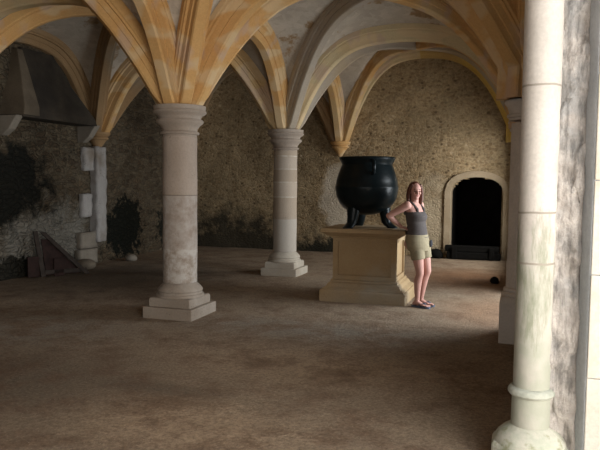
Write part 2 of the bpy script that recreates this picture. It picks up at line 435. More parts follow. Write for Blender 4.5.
# ------------------------------------------------------------------ vault
def g(t):
    t = max(0.0, min(1.0, t)); return .95*(1-(1-t)**3.3)+.05*t
HW = 1.64; DOME = .24
HK = 1.58
KB = [-9.4, -L, 0, L, 2*L]      # bay lines along the room
def corner(ix, iy):
    """springing points; the one by the doorway stands further back"""
    return Vector((ix*A, -5.7 if (ix, iy) == (1, 1) else KB[iy]))
LIFT = .36
def quad(bx, iy, u, v):
    a, b, c, d = corner(bx, iy), corner(bx+1, iy), corner(bx, iy+1), corner(bx+1, iy+1)
    return (a*(1-u)+b*u)*(1-v) + (c*(1-u)+d*u)*v
STILT = .36       # the arches rise upright for a while on the right wall
def vault_z(u, v, lift=0.0, stilt=0.0):
    p = g(1-abs(2*u-1)); q = g(1-abs(2*v-1)); w = stilt*max(0, 2*u-1)
    return H + w + (max((HW+lift*max(0, 2*v-1))*p, HK*q) + DOME*(p*q)**1.5)*(1-w/HW)
def vpt(bx, iy, u, v):
    q = quad(bx, iy, u, v); return Vector((q.x, q.y, vault_z(u, v, LIFT if iy == 3 else 0.0, STILT if bx == 0 else 0.0)))
mb = MB(); n = 28
for bx in (-1, 0):
    for iy in range(4):
        vs = [vpt(bx, iy, i/n, j/n) for j in range(n+1) for i in range(n+1)]
        fs = []
        for j in range(n):
            for i in range(n):
                q = [j*(n+1)+i, j*(n+1)+i+1, (j+1)*(n+1)+i+1, (j+1)*(n+1)+i]
                if (i < n/2) == (j < n/2): fs += [(q[0], q[1], q[2]), (q[0], q[2], q[3])]
                else: fs += [(q[0], q[1], q[3]), (q[1], q[2], q[3])]
        mb.add(vs, fs)
o = mb.build('ceiling', M['web'], smooth=False)
for p in o.data.polygons: p.use_smooth = True
sm = o.modifiers.new('thickness', 'SOLIDIFY'); sm.thickness = .25; sm.offset = 1.0
tag(o, 'limewashed cross vault webs between the stone ribs', 'ceiling', kind='structure')
bpy.context.view_layer.update()

PROF = lambda w, d: [(-w, .06), (-w, -.045), (-w*.90, -.06), (-w*.90, -.085), (-w*.72, -.36*d), (-w*.60, -.62*d), (-w*.50, -.62*d), (-w*.44, -.78*d), (-w*.44, -.92*d), (-w*.34, -d),
    (w*.34, -d), (w*.44, -.92*d), (w*.44, -.78*d), (w*.50, -.62*d), (w*.60, -.62*d), (w*.72, -.36*d), (w*.90, -.085), (w*.90, -.06), (w, -.045), (w, .06)]
rib_count = [0]
def rib(path, mat, label, w=.15, d=.25, nseg=40, grp=None):
    """moulded rib swept along a path function of t in 0..1"""
    pr = PROF(w, d); rings = []
    pts = [path(.5-.5*math.cos(PI*i/nseg)) for i in range(nseg+1)]
    dirs = [(pts[min(i+1, nseg)]-pts[max(i-1, 0)]) for i in range(nseg+1)]
    keep = [i for i in range(nseg+1) if i in (0, nseg) or min((pts[i]-pts[0]).length, (pts[i]-pts[-1]).length) > .2]
    pts = [pts[i] for i in keep]; dirs = [dirs[i] for i in keep]
    if H+.05 < pts[0].z < H+.7: pts.insert(0, Vector((pts[0].x, pts[0].y, H-.03))); dirs.insert(0, dirs[0])
    if H+.05 < pts[-1].z < H+.7: pts.append(Vector((pts[-1].x, pts[-1].y, H-.03))); dirs.append(dirs[-1])
    m = len(pts)-1
    for i, p in enumerate(pts):
        a = pts[max(i-1, 0)]; b = pts[min(i+1, m)]
        tn = (b-a).normalized() if i in (0, m) else ((b-p).normalized()+(p-a).normalized()).normalized()
        side = Vector((-dirs[i].y, dirs[i].x, 0)).normalized(); up = tn.cross(side)
        ring_ = [p+side*x+up*y for x, y in pr]
        rings.append([(q.x, q.y, max(q.z, H-.03)) for q in ring_])
    mb = MB().loft(rings)
    rib_count[0] += 1
    ob = mb.build('trim_%d' % rib_count[0], mat, smooth='auto')
    tag(ob, label, 'vault rib', grp, 'structure')
    return ob
def edge(a, b, h, dx=(0, 0)):
    a = Vector(a)+Vector(dx); b = Vector(b)+Vector(dx)
    return lambda t: Vector((*(a+(b-a)*t), H + h*g(1-abs(2*t-1))))
side_name = {-1: 'left', 0: 'right'}
row_name = {-1: 'nearest the camera', 0: 'at the near column', 1: 'at the far column'}
for iy in (1, 2, 3):
    for bx in (-1, 0):
        m_ = M['rib_pale'] if (iy, bx) in ((3, 0), (1, -1), (2, -1)) else M['rib']
        rib(lambda t, bx=bx, iy=iy: vpt(bx, iy, t, 0), m_, 'broad moulded cross arch of the %s aisle %s' % (side_name[bx], row_name[iy-2]), .17 if (iy, bx) == (3, 0) else .18, .22 if (iy, bx) == (3, 0) else .28)
bay_name = {-2: 'behind the doorway jamb', -1: 'in front of the near column', 0: 'between near and far columns', 1: 'against the back wall'}
for iy in range(4):
    bn = bay_name[iy-2]
    rib(lambda t, iy=iy: vpt(-1, iy, 1, t), M['rib'], 'long arch of the middle row %s' % bn, .17, .27)
    for bx in (-1, 0):
        for dd in (0, 1):
            pf = (lambda t, bx=bx, iy=iy: vpt(bx, iy, t, 1-t)) if dd else (lambda t, bx=bx, iy=iy: vpt(bx, iy, t, t))
            mt = M['rib_grey'] if (bx, iy, dd) in ((0, 2, 1), (0, 3, 0)) else M['rib_brown_dim'] if bx == -1 and iy >= 2 and (iy, dd) != (2, 0) else M['rib']  # far left diagonals get the darker stone in place of shade
            rib(pf, mt, 'diagonal rib of the %s aisle bay %s, %s' % (side_name[bx], bn, 'falling away' if dd else 'rising away'), .155, .24)
    rib(lambda t, iy=iy: vpt(-1, iy, 0, t), M['rib_brown_dim'], 'wall arch on the left wall %s' % bn, .19, .24)
    rib(lambda t, iy=iy: vpt(0, iy, 1, t), M['rib_grey'] if iy >= 2 else M['rib'], 'wall arch on the right wall %s' % bn, .15, .16)
rib(edge(corner(-1, 4), corner(0, 4), HW+LIFT, (0, -.02)), M['rib_brown_dim'], 'wall arch on the back wall over the left aisle', .17, .16)
def back_arch(t):
    q = vpt(0, 3, t, 1); return Vector((q.x*(A-.16)/A, q.y-.02, q.z))
rib(lambda t: back_arch(t*.47), M['rib_pale'], 'pale left half of the wall arch on the back wall over the doorway', .22, .18)
rib(lambda t: back_arch(.47+t*.53), M['rib_yellow'], 'yellow right half of the wall arch on the back wall over the doorway', .22, .18)

def rough_block(lo, hi, amp, step, seed):
    mb = MB(); lo = Vector(lo); hi = Vector(hi); dm = hi-lo
    nn = [max(1, int(x/step)) for x in dm]
    idx = {}; vs = []; fs = []
    def P(i, j, k):
        if (i,j,k) not in idx:
            p = Vector((lo.x+dm.x*i/nn[0], lo.y+dm.y*j/nn[1], lo.z+dm.z*k/nn[2]))
            q = Vector((p.x*14, p.y*14, p.z*6+seed))
            p = p + Vector(noise.noise_vector(q))*amp + Vector(noise.noise_vector(q*3))*amp*.4
            idx[(i,j,k)] = len(vs); vs.append(tuple(p))
        return idx[(i,j,k)]
    X, Y, Z = nn
    for i in range(X):
        for k in range(Z):
            fs.append((P(i,0,k), P(i+1,0,k), P(i+1,0,k+1), P(i,0,k+1))); fs.append((P(i,Y,k), P(i,Y,k+1), P(i+1,Y,k+1), P(i+1,Y,k)))
    for j in range(Y):
        for k in range(Z):
            fs.append((P(0,j,k), P(0,j,k+1), P(0,j+1,k+1), P(0,j+1,k))); fs.append((P(X,j,k), P(X,j+1,k), P(X,j+1,k+1), P(X,j,k+1)))
    for i in range(X):
        for j in range(Y):
            fs.append((P(i,j,0), P(i,j+1,0), P(i+1,j+1,0), P(i+1,j,0))); fs.append((P(i,j,Z), P(i+1,j,Z), P(i+1,j+1,Z), P(i,j+1,Z)))
    return mb.add(vs, fs)

# ------------------------------------------------------------------ columns
CAP = [(.205, 2.16), (.205, 2.185), (.228, 2.19), (.236, 2.205), (.228, 2.222), (.208, 2.228), (.215, 2.26), (.232, 2.30), (.262, 2.325), (.272, 2.345), (.262, 2.365), (.238, 2.37), (.242, 2.395), (.262, 2.42), (.292, 2.435), (.305, 2.455), (.298, 2.475), (.288, 2.48), (.296, 2.50), (.296, H), (.10, H)]
BASE = [(.34, .22), (.345, .235), (.335, .255), (.318, .262), (.312, .285), (.322, .30), (.318, .315), (.29, .345), (.255, .375), (.222, .40), (.21, .42), (.19, .42)]
def column(loc, shaft_mat, pl_mat, label, rz=0):
    r = empty('stone_column', loc, rz); tag(r, label, 'column', 'columns of the middle row')
    MB().frus([(-.33,-.33,.33,.33,-.06), (-.33,-.33,.33,.33,.12)]).build('lower_plinth', pl_mat, r, bevel=.015)
    MB().frus([(-.275,-.275,.275,.275,.11), (-.275,-.275,.275,.275,.205), (-.262,-.262,.262,.262,.225)]).build('upper_plinth', pl_mat, r, bevel=.012)
    MB().lathe([(a*.86, b) for a, b in BASE], 48).build('base_moulding', pl_mat, r, smooth='auto')
    prof = [(.208, .40)]
    z = .40
    while z < 2.14:
        z += .04; prof.append((.209+.002*math.sin(z*9), z))
    prof.append((.20, 2.17))
    MB().lathe(prof, 48).build('shaft', shaft_mat, r, smooth='auto')
    MB().lathe([(a*1.06 if b > 2.29 else a, b) for a, b in CAP], 56).build('capital', M['capital'], r, smooth='auto')
    return r
column((0, 0, 0), M['shaft'], M['plinth'], 'near round stone column with smooth upper shaft and pocked lower shaft')
column((0, L, 0), M['shaft_far'], M['plinth_far'], 'far round stone column with white mortar bands, left of the cauldron')
column((0, KB[1], 0), M['shaft'], M['plinth'], 'round stone column standing beside the camera, left of the doorway')

def half_column(loc, label, ang, mats, top=2.66, base=True):
    r = empty('half_column', loc, 0); tag(r, label, 'half column', 'half columns on the right wall')
    k = .62
    pr = [(.150, .52), (.150, 1.2), (.150, 2.2), (.148, 2.26)]
    MB().lathe(pr, 8, a0=PI/8, a1=2*PI+PI/8).build('shaft', mats[0], r, smooth='auto', bevel=.01)
    MB().lathe([(a*.80, b+top-H) for a, b in CAP], 32).build('capital', mats[1], r, smooth='auto')
    MB().lathe([(.225, 2.655), (.27, 2.72), (.30, 2.82), (.31, 2.92), (.26, 3.06), (.1, 3.2)], 24).build('springer', M['rib'], r, smooth='auto')
    MB().frus([(-.20,-.20,.2,.2,-.05), (-.20,-.20,.2,.2,.42), (-.17,-.17,.17,.17,.47)]).build('base_block', mats[2], r, bevel=.015)
    MB().lathe([(.185, .46), (.192, .48), (.185, .50), (.165, .51), (.172, .53), (.165, .55), (.14, .56)], 32).build('base_ring', mats[2], r, smooth='auto')
    return r
M['respond'] = stone('pale_half_column_stone', (.52, .46, .40), (.60, .535, .475), (.47, .41, .35), 3, .25)
RC = (M['respond'],)*3
half_column((3.965, .10, 0), 'half column just behind the white doorway jamb shaft', PI, RC)
half_column((3.965, L, 0), 'half column on the right wall nearer the dark arched doorway', PI, RC)

# wall corbels
def corbel(loc, nrm, label, mat, s=1.0):
    r = empty('wall_corbel', loc); tag(r, label, 'corbel', 'wall corbels under the ribs'); nv = Vector(nrm)
    ang = math.atan2(nv.y, nv.x)
    pr = [(.01, 2.20), (.05, 2.23), (.10, 2.31), (.15, 2.38), (.165, 2.40)]
    MB().lathe([(a*s, b) for a, b in pr], 20).build('corbel_cone', mat, r, smooth='auto')
    MB().lathe([(.15*s, 2.39), (.19*s, 2.41), (.20*s, 2.43), (.19*s, 2.45), (.175*s, 2.46), (.215*s, 2.49), (.23*s, 2.51), (.23*s, 2.545), (.1*s, 2.545)], 24).build('corbel_cap', mat, r, smooth='auto')
    return r
corbel((0, 2*L-.08, 0), (0,-1,0), 'ochre cone corbel on the back wall right of the far column', M['rib'])
corbel((-3.88, 2*L-.1, 0), (1,0,0), 'cone corbel in the far left corner of the room', M['rib_brown_dim'])
corbel((-3.88, 0, 0), (1,0,0), 'cone corbel on the left wall level with the near column', M['rib_brown_dim'])
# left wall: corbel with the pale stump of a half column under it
corbel((-3.90, L, 0), (1,0,0), 'brown cone corbel above the white stump on the left wall', M['rib_brown_dim'], 1.05)
st = empty('wall_pilaster', (-3.93, L, 0)); tag(st, 'broken white plastered pilaster on the left wall, its lower end ragged', 'pilaster')
M['whitewash'] = stone('flaked_whitewash', (.34, .325, .315), (.42, .405, .395), (.20, .165, .13), 3.2, .6, pits=.6)
rough_block((-.1, -.15, .42), (.12, .14, 2.26), .022, .05, 2).build('shaft', M['whitewash'], st, smooth=True)
for i, (lo, hi) in enumerate((((-.1,-.42,1.80), (.05,-.14,2.24)), ((-.1,-.50,.92),(.05,-.22,1.36)))):
    rough_block(lo, hi, .03, .05, 5+i).build('broken_return', M['whitewash'], st, smooth=True)
for i, (lo, hi) in enumerate((((-.1,-.66,.02), (.10,-.14,.30)), ((-.1,-.60,.32), (.08,-.12,.62)))):
    rough_block(lo, hi, .02, .06, 8+i).build('footing_stone', M['pale_stone'], st, smooth=True)

# ------------------------------------------------------------------ fireplace on the left wall
fp = empty('fireplace', (-WS, 2.32, 0)); tag(fp, 'ruined stone fireplace hood with two corbels on the dark left wall', 'fireplace')
hood = MB()
hood.loft([[(-.1,-1.0,2.62), (.42,-.96,2.62), (.42,.96,2.62), (-.1,1.0,2.62)],
           [(-.1,-.95,2.76), (.40,-.9,2.76), (.40,.9,2.76), (-.1,.95,2.76)],
           [(-.1,-.75,3.3), (.20,-.70,3.3), (.20,.50,3.3), (-.1,.55,3.3)],
           [(-.1,-.60,3.8), (.06,-.56,3.8), (.06,.2,3.8), (-.1,.24,3.8)]])
M['hood'] = stone('sooty_hood_stone', (.035, .029, .023), (.065, .053, .04), (.025, .022, .02), 2.2, .5)
hood.build('hood', M['hood'], fp, bevel=.02)
for sy in (-1, 1):
    cb = MB().loft([[(-.1, sy*1.0-.07, 2.32), (.10, sy*1.0-.07, 2.32), (.10, sy*1.0+.07, 2.32), (-.1, sy*1.0+.07, 2.32)],
                    [(-.1, sy*1.0-.08, 2.42), (.24, sy*1.0-.08, 2.42), (.24, sy*1.0+.08, 2.42), (-.1, sy*1.0+.08, 2.42)],
                    [(-.1, sy*1.0-.08, 2.64), (.40, sy*1.0-.08, 2.64), (.40, sy*1.0+.08, 2.64), (-.1, sy*1.0+.08, 2.64)]])
    cb.build('corbel', M['pale_stone'], fp, bevel=.02)
M['pier'] = stone('brown_hood_pier', (.10, .08, .058), (.15, .12, .085), (.07, .056, .042), 2.2, .5)
MB().loft([[(-.1,-1.02,2.65), (.46,-.98,2.65), (.46,-.62,2.65), (-.1,-.6,2.65)], [(-.1,-.98,2.8), (.44,-.94,2.8), (.44,-.60,2.8), (-.1,-.6,2.8)],
           [(-.1,-.82,3.3), (.26,-.80,3.3), (.26,-.58,3.3), (-.1,-.56,3.3)], [(-.1,-.72,3.75), (.10,-.70,3.75), (.10,-.58,3.75), (-.1,-.56,3.75)]]).build('hood_pier', M['pier'], fp, bevel=.02)

# ------------------------------------------------------------------ doorway in the back wall
d1 = MB()
def vous(c, ri, pts):
    pass
yb = 2*L-.07
outer = []; inner = []
cx = (DX0+DX1)/2; hw = (DX1-DX0)/2
for i in range(25):
    t = -1+2*i/24
    s = cx+hw*t
    inner.append((s, door_top(s))); s2 = cx+(hw+.13)*t; outer.append((s2, door_top(s2, .13)))
prof_in = [(DX0, -.05), (DX0, .7)]+inner+[(DX1, .7), (DX1, -.05)]
prof_out = [(DX0-.13, -.05), (DX0-.13, .7)]+outer+[(DX1+.13, .7), (DX1+.13, -.05)]
vs = []; m = len(prof_in)
for (a, b) in zip(prof_in, prof_out):
    vs += [(a[0], yb, a[1]), (b[0], yb, b[1]), (b[0], yb+.14, b[1]), (a[0], yb+.45, a[1])]
fs = []
for i in range(m-1):
    for j in range(4): fs.append((4*i+j, 4*i+(j+1)%4, 4*i+4+(j+1)%4, 4*i+4+j))
fs += [(0,1,2,3), (4*m-4, 4*m-3, 4*m-2, 4*m-1)]
door = d1.add(vs, fs).build('door_1', M['surround'], smooth='auto'); tag(door, 'pale stone surround of the dark segmental arched doorway in the back wall', 'doorway', kind='structure')
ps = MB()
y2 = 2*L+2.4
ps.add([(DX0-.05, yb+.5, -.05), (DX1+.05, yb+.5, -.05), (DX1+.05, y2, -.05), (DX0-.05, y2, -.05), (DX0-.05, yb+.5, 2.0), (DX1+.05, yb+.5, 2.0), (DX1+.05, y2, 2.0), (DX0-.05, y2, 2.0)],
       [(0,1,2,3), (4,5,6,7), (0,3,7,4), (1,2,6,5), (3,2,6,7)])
ps.build('passage', M['passage_shade'], door)  # darkness inside the doorway is put into this black colour
tb = empty('timber_barrier', ((DX0+DX1)/2-.02, 2*L-.22, 0)); tag(tb, 'low black timber barrier lying across the foot of the arched doorway', 'barrier')
MB().box((-.56,-.10,0), (.56,.04,.15)).build('lower_beam', M['black'], tb, bevel=.02)
MB().box((-.60,-.07,.155), (.52,.05,.29)).build('upper_beam', M['black'], tb, bevel=.02)
for x in (-.4, .38): MB().box((x-.05,-.13,0), (x+.05,-.1,.27)).build('post', M['black'], tb, bevel=.01)

# ------------------------------------------------------------------ rubble at the foot of the back wall
def lump(c, r, seed, mat, label, name='fallen_stone', cat='stone', grp='stones at the foot of the back wall'):
    mb = MB().ell((0, 0, 0), r, seg=14, rings=9)
    vs = []
    for v in mb.v:
        q = Vector(v); q = q*(1+.22*noise.noise(q*5+Vector((seed*3.1, 0, 0)))); q.z = max(q.z, -r[2]*.6); vs.append(q)
    mb.v = vs
    ob = mb.build(name, mat, smooth=True, loc=(c[0], c[1], floor_h(c[0], c[1])+r[2]*.58)); tag(ob, label, cat, grp); return ob
lump((2.22, 2*L-.2, 0), (.17, .12, .13), 1, M['black'], 'black stone against the back wall left of the doorway, behind the woman')
lump((1.86, 2*L-.22, 0), (.12, .10, .06), 2, M['rock'], 'small brown stone beside the black stone left of the doorway')
lump((3.58, 4.08, 0), (.075, .075, .075), 5, M['black'], 'round black stone on the floor beside the second half column', grp=None)
lump((-3.6, 2.95, 0), (.20, .16, .12), 7, M['rock'], 'large fallen stone at the foot of the left wall behind the wooden frame', grp='fallen stones along the left wall')
lump((-3.55, 4.35, 0), (.13, .12, .08), 8, M['pale_stone'], 'pale fallen stone right of the white pilaster stump', grp='fallen stones along the left wall')

# ------------------------------------------------------------------ wooden frame leaning on the left wall
wf = empty('wooden_frame', (-3.46, 1.98, 0), math.radians(56)); tag(wf, 'dark broken wooden frame with slanted brace leaning by the left wall', 'wooden frame')
MB().loft([[(-.26,-.03,0), (-.18,-.03,0), (-.18,.03,0), (-.26,.03,0)], [(-.34,.10,.76), (-.27,.10,.76), (-.27,.16,.76), (-.34,.16,.76)]]).build('post', M['wood_grey'], wf, bevel=.008)
MB().loft([[(.46,-.05,0), (.56,-.05,0), (.56,.0,0), (.46,.0,0)], [(-.24,.06,.74), (-.15,.06,.74), (-.15,.11,.74), (-.24,.11,.74)]]).build('brace', M['wood_grey'], wf, bevel=.008)
MB().loft([[(-.17,.01,.02), (.42,.01,.02), (.42,.04,.02), (-.17,.04,.02)], [(-.22,.10,.62), (-.10,.10,.62), (-.10,.13,.62), (-.22,.13,.62)]]).build('back_board', M['wood'], wf, bevel=.005)
MB().box((-.46,.02,0), (-.27,.06,.34)).build('side_board', M['wood'], wf, bevel=.006)
MB().box((-.05,-.03,0), (.12,.01,.30)).build('upright_board', M['wood'], wf, bevel=.006)
MB().box((-.2,-.03,.04), (.5,-.005,.11)).build('bottom_rail', M['wood_grey'], wf, bevel=.006)

# ------------------------------------------------------------------ pedestal
PX0, PX1, PY0, PY1 = 1.335, 2.525, 1.49, 2.50
pc = ((PX0+PX1)/2, (PY0+PY1)/2)
pd = empty('stone_pedestal', (pc[0], pc[1], 0)); tag(pd, 'square buff stone pedestal with panelled sides carrying the black cauldron', 'pedestal')
wx, wy = (PX1-PX0)/2, (PY1-PY0)/2
def sq(i, z): return (-wx+i, -wy+i, wx-i, wy-i, z)
MB().frus([sq(0,-.06), sq(0,.135), sq(.012,.15)]).build('plinth', M['ped'], pd, bevel=.012)
MB().frus([sq(.03,.145), sq(.03,.165), sq(.075,.19), sq(.10,.235), sq(.125,.25), sq(.125,.275), sq(.14,.285)]).build('base_moulding', M['ped'], pd)
dd = MB()
i0 = .15
dd.frus([sq(i0+.03,.28), sq(i0+.03,.87)])
dd.build('dado', M['ped'], pd)
for sgn, ax in ((-1, 'y'), (1, 'y'), (-1, 'x'), (1, 'x')):
    fr = MB(); hx = wx-i0; hy = wy-i0
    def fb(a0, a1, z0, z1):
        if ax == 'y':
            ys = sorted((sgn*hy, sgn*(hy-.045))); fr.box((a0, ys[0], z0), (a1, ys[1], z1))
        else:
            xs = sorted((sgn*hx, sgn*(hx-.045))); fr.box((xs[0], a0, z0), (xs[1], a1, z1))
    e = hx if ax == 'y' else hy-.0005
    fb(-e, e, .28, .345); fb(-e, e, .815, .87); fb(-e, -e+.075, .345, .815); fb(e-.075, e, .345, .815)
    fr.build('panel_frame', M['ped'], pd, bevel=.005)
MB().frus([sq(.15,.862), sq(.13,.872), sq(.13,.885), sq(.10,.892), sq(.065,.915), sq(.035,.935), sq(.01,.945), sq(.01,.985), sq(.02,1.0)]).build('cornice', M['ped'], pd)

# ------------------------------------------------------------------ cauldron
cc = (1.885, 1.93)
cd = empty('cauldron', (cc[0], cc[1], 1.0), math.radians(18.7)); tag(cd, 'big black three legged cauldron standing on the stone pedestal', 'cauldron')
out = [(r*1.02, z) for r, z in [(.02, .175), (.12, .185), (.22, .215), (.31, .27), (.375, .345), (.415, .43), (.432, .53), (.436, .56), (.436, .575), (.430, .585), (.420, .66), (.395, .75), (.368, .82), (.352, .865), (.343, .885)]]
ins = [(.33, .885), (.345, .8), (.40, .62), (.40, .5), (.34, .36), (.22, .25), (.02, .21)]
MB().lathe(out+ins, 64).build('pot_body', M['iron'], cd, smooth='auto')
MB().lathe([(.350, .872), (.358, .90), (.375, .93), (.390, .955), (.394, .97), (.388, .985), (.37, .99), (.35, .975), (.335, .94), (.33, .875)], 64, cap=False).build('flared_rim', M['iron'], cd, smooth='auto')
MB().lathe([(.425, .548), (.441, .552), (.445, .562), (.441, .572), (.425, .576)], 64, cap=False).build('girth_band', M['iron'], cd, smooth='auto')
for a in (-84, 96):
    a = math.radians(a); ca, sa = math.cos(a), math.sin(a)
    pts = [(r*ca, r*sa, z) for r, z in ((.375, .93), (.425, .915), (.455, .87), (.455, .82), (.435, .775), (.40, .755))]
    MB().tube(pts, [.026, .026, .026, .024, .024, .022], 10).build('handle', M['iron'], cd, smooth=True)
for a in (222, 102, 342):
    a = math.radians(a); ca, sa = math.cos(a), math.sin(a)
    leg = MB(); rings = []
    for r, z, wr, wt in ((.25, .31, .09, .10), (.265, .23, .085, .095), (.275, .15, .072, .08), (.29, .08, .07, .07), (.335, .035, .075, .072), (.37, .012, .078, .074), (.375, .0, .075, .072)):
        rings.append([((r+wr*math.cos(t))*ca-wt*math.sin(t)*sa, (r+wr*math.cos(t))*sa+wt*math.sin(t)*ca, z) for t in [2*PI*k/14 for k in range(14)]])
    leg.loft(rings); 
    leg.build('leg', M['iron'], cd, smooth='auto')

# ------------------------------------------------------------------ the doorway jamb in front
jb = empty('jamb_shaft', (4.03, -3.04, 0)); tag(jb, 'tall white limestone shaft of the doorway jamb with green algae low down', 'column')
pr = [(.104, .445)]
for z in (.7, .98): pr += [(.104, z)]
pr += [(.105, 1.2), (.105, 1.42), (.106, 1.8), (.106, 2.32), (.107, 2.9), (.107, 3.4)]
MB().lathe(pr, 40).build('shaft', M['jamb'], jb, smooth='auto')
MB().lathe([(.100, .40), (.122, .405), (.132, .418), (.132, .432), (.122, .448), (.104, .456), (.09, .456)], 40).build('ring', M['jamb_ring'], jb, smooth='auto')
MB().lathe([(.108, .205), (.110, .22), (.108, .40), (.09, .402)], 40).build('drum', M['jamb'], jb, smooth='auto')
MB().lathe([(.232, -.05), (.232, .10), (.222, .125)], 8, a0=PI/8, a1=2*PI+PI/8).build('plinth', M['jamb_base'], jb, bevel=.012)
MB().lathe([(.205, .12), (.203, .135), (.185, .165), (.155, .195), (.125, .215), (.112, .225), (.08, .226)], 40).build('base_flare', M['jamb_base'], jb, smooth='auto')

# jamb masonry: broken strip, return edge with its shade painted grey, dressed outer face
o = rough_block((4.06, -3.06, -.05), (4.295, -2.7, 3.6), .04, .02, 4).build('trim_90', M['broken'], smooth=True); tag(o, 'rough broken masonry strip right of the white jamb shaft', 'masonry', kind='structure')
o = MB().loft([[(4.27,-2.8,z), (4.27,-3.06,z), (4.297,-3.14,z), (4.31,-3.155,z), (4.36,-3.155,z), (4.36,-2.8,z)] for z in (-.05, 3.6)]).build('trim_91', M['shaded_edge'], smooth='auto'); tag(o, 'narrow stone edge coloured grey for shade between broken strip and white face', 'masonry', kind='structure')
ob = MB()
for i, z in enumerate([0, .62, 1.2, 1.72, 2.3, 2.9]):
    z1 = [.62, 1.2, 1.72, 2.3, 2.9, 3.6][i]; ob.box((4.316, -3.165-.004*(i%2), z-.05), (5.0, -2.6, z1-.054))
o = ob.build('trim_92', M['dressed'], bevel=.006); tag(o, 'sunlit white ashlar of the outer jamb at the right edge', 'masonry', kind='structure')

# ------------------------------------------------------------------ the woman
YAW = .3257
FEET = (2.755, 1.60, 0)
wm = empty('person', (FEET[0], FEET[1], floor_h(FEET[0], FEET[1])), YAW); wm.scale = (1, 1, 1.012); tag(wm, 'woman in grey tank top and khaki shorts leaning on the pedestal, hand on its edge', 'person')
th = math.radians(42)
F = Vector((math.cos(th), -math.sin(th), 0)); Lf = Vector((math.sin(th), math.cos(th), 0)); Z = Vector((0, 0, 1))
def ring(c, w, d, n=24, tilt=0.0, f=F, l=Lf):
    c = Vector(c); out = []
    for i in range(n):
        a = 2*PI*i/n; ca, sa = math.cos(a), math.sin(a)
        out.append(tuple(c + l*w*ca + f*d*sa + Z*tilt*sa))
    return out
TOR = [  # centre x, forward offset, z, half width, half depth
    (-.082, .00, .74, .150, .112), (-.088, .0, .80, .170, .128), (-.098, .0, .87, .172, .132), (-.105, .005, .94, .155, .122),
    (-.112, .012, 1.00, .137, .115), (-.118, .012, 1.06, .132, .110), (-.125, .006, 1.12, .136, .108), (-.132, .004, 1.19, .146, .112),
    (-.138, .0, 1.255, .152, .100), (-.142, -.008, 1.318, .152, .078), (-.144, -.014, 1.352, .120, .062), (-.144, -.012, 1.378, .060, .052)]
def tc(t): return Vector((t[0], 0, t[2])) + F*t[1]
body = MB()
body.loft([ring(tc(t), t[3], t[4]) for t in TOR])
for s in (-1, 1):
    body.ell(Vector((-.13, 0, 1.185))+F*.066+Lf*s*.060, (.056, .054, .060))
    body.ell(Vector((-.10, 0, .83))-F*.060+Lf*s*.070, (.082, .080, .09))
hc = Vector((-.138, 0, 1.515))
fh = Vector((math.cos(math.radians(80)), -math.sin(math.radians(80)), -.03)).normalized(); lh = Z.cross(fh).normalized(); uh = fh.cross(lh).normalized()
body.tube([Vector((-.144, 0, 1.33))-F*.012, Vector((-.142, 0, 1.39)), hc-Z*.05-fh*.012], [.062, .050, .050], 14)
hd = (fh, lh, uh)
HP = lambda f, l, u: hc + fh*f + lh*l + uh*u
body.ell(HP(-.005, 0, .025), (.092, .073, .088), hd, 20, 14)
body.ell(HP(.022, 0, -.035), (.062, .056, .075), hd, 20, 14)
body.ell(HP(.058, 0, -.088), (.024, .026, .020), hd)
body.tube([HP(.080, 0, .018), HP(.098, 0, -.012), HP(.106, 0, -.026), HP(.085, 0, -.036)], [.009, .012, .015, .010], 10)
for s in (-1, 1):
    body.ell(HP(.066, s*.036, -.022), (.022, .022, .020), hd)
    body.ell(HP(-.012, s*.074, -.008), (.018, .009, .030), hd)
# arms
def limb(mb, pts, rad, seg=14):
    pts = [Vector(p) for p in pts]
    mb.tube(pts, rad, seg)
    for p, r in zip(pts, rad): mb.ell(p, (r, r, r), seg=seg, rings=8)
shc = Vector((-.145, 0, 1.335))-F*.012
shR = shc - Lf*.155; shL = shc + Lf*.155
elR = Vector((-.488, -.050, 1.195)); wrR = Vector((-.312, .000, 1.048))
limb(body, [shR, shR.lerp(elR, .3)-Z*.004, shR.lerp(elR, .65), elR], [.054, .050, .043, .037])
limb(body, [elR, elR.lerp(wrR, .3)-Z*.004, elR.lerp(wrR, .7), wrR], [.037, .038, .031, .024])
elL = Vector((.015, .245, 1.06)); wrL = Vector((.05, .165, .86))
limb(body, [shL, shL.lerp(elL, .3), shL.lerp(elL, .65), elL], [.054, .049, .042, .037])
limb(body, [elL, elL.lerp(wrL, .3), elL.lerp(wrL, .7), wrL], [.037, .037, .030, .024])
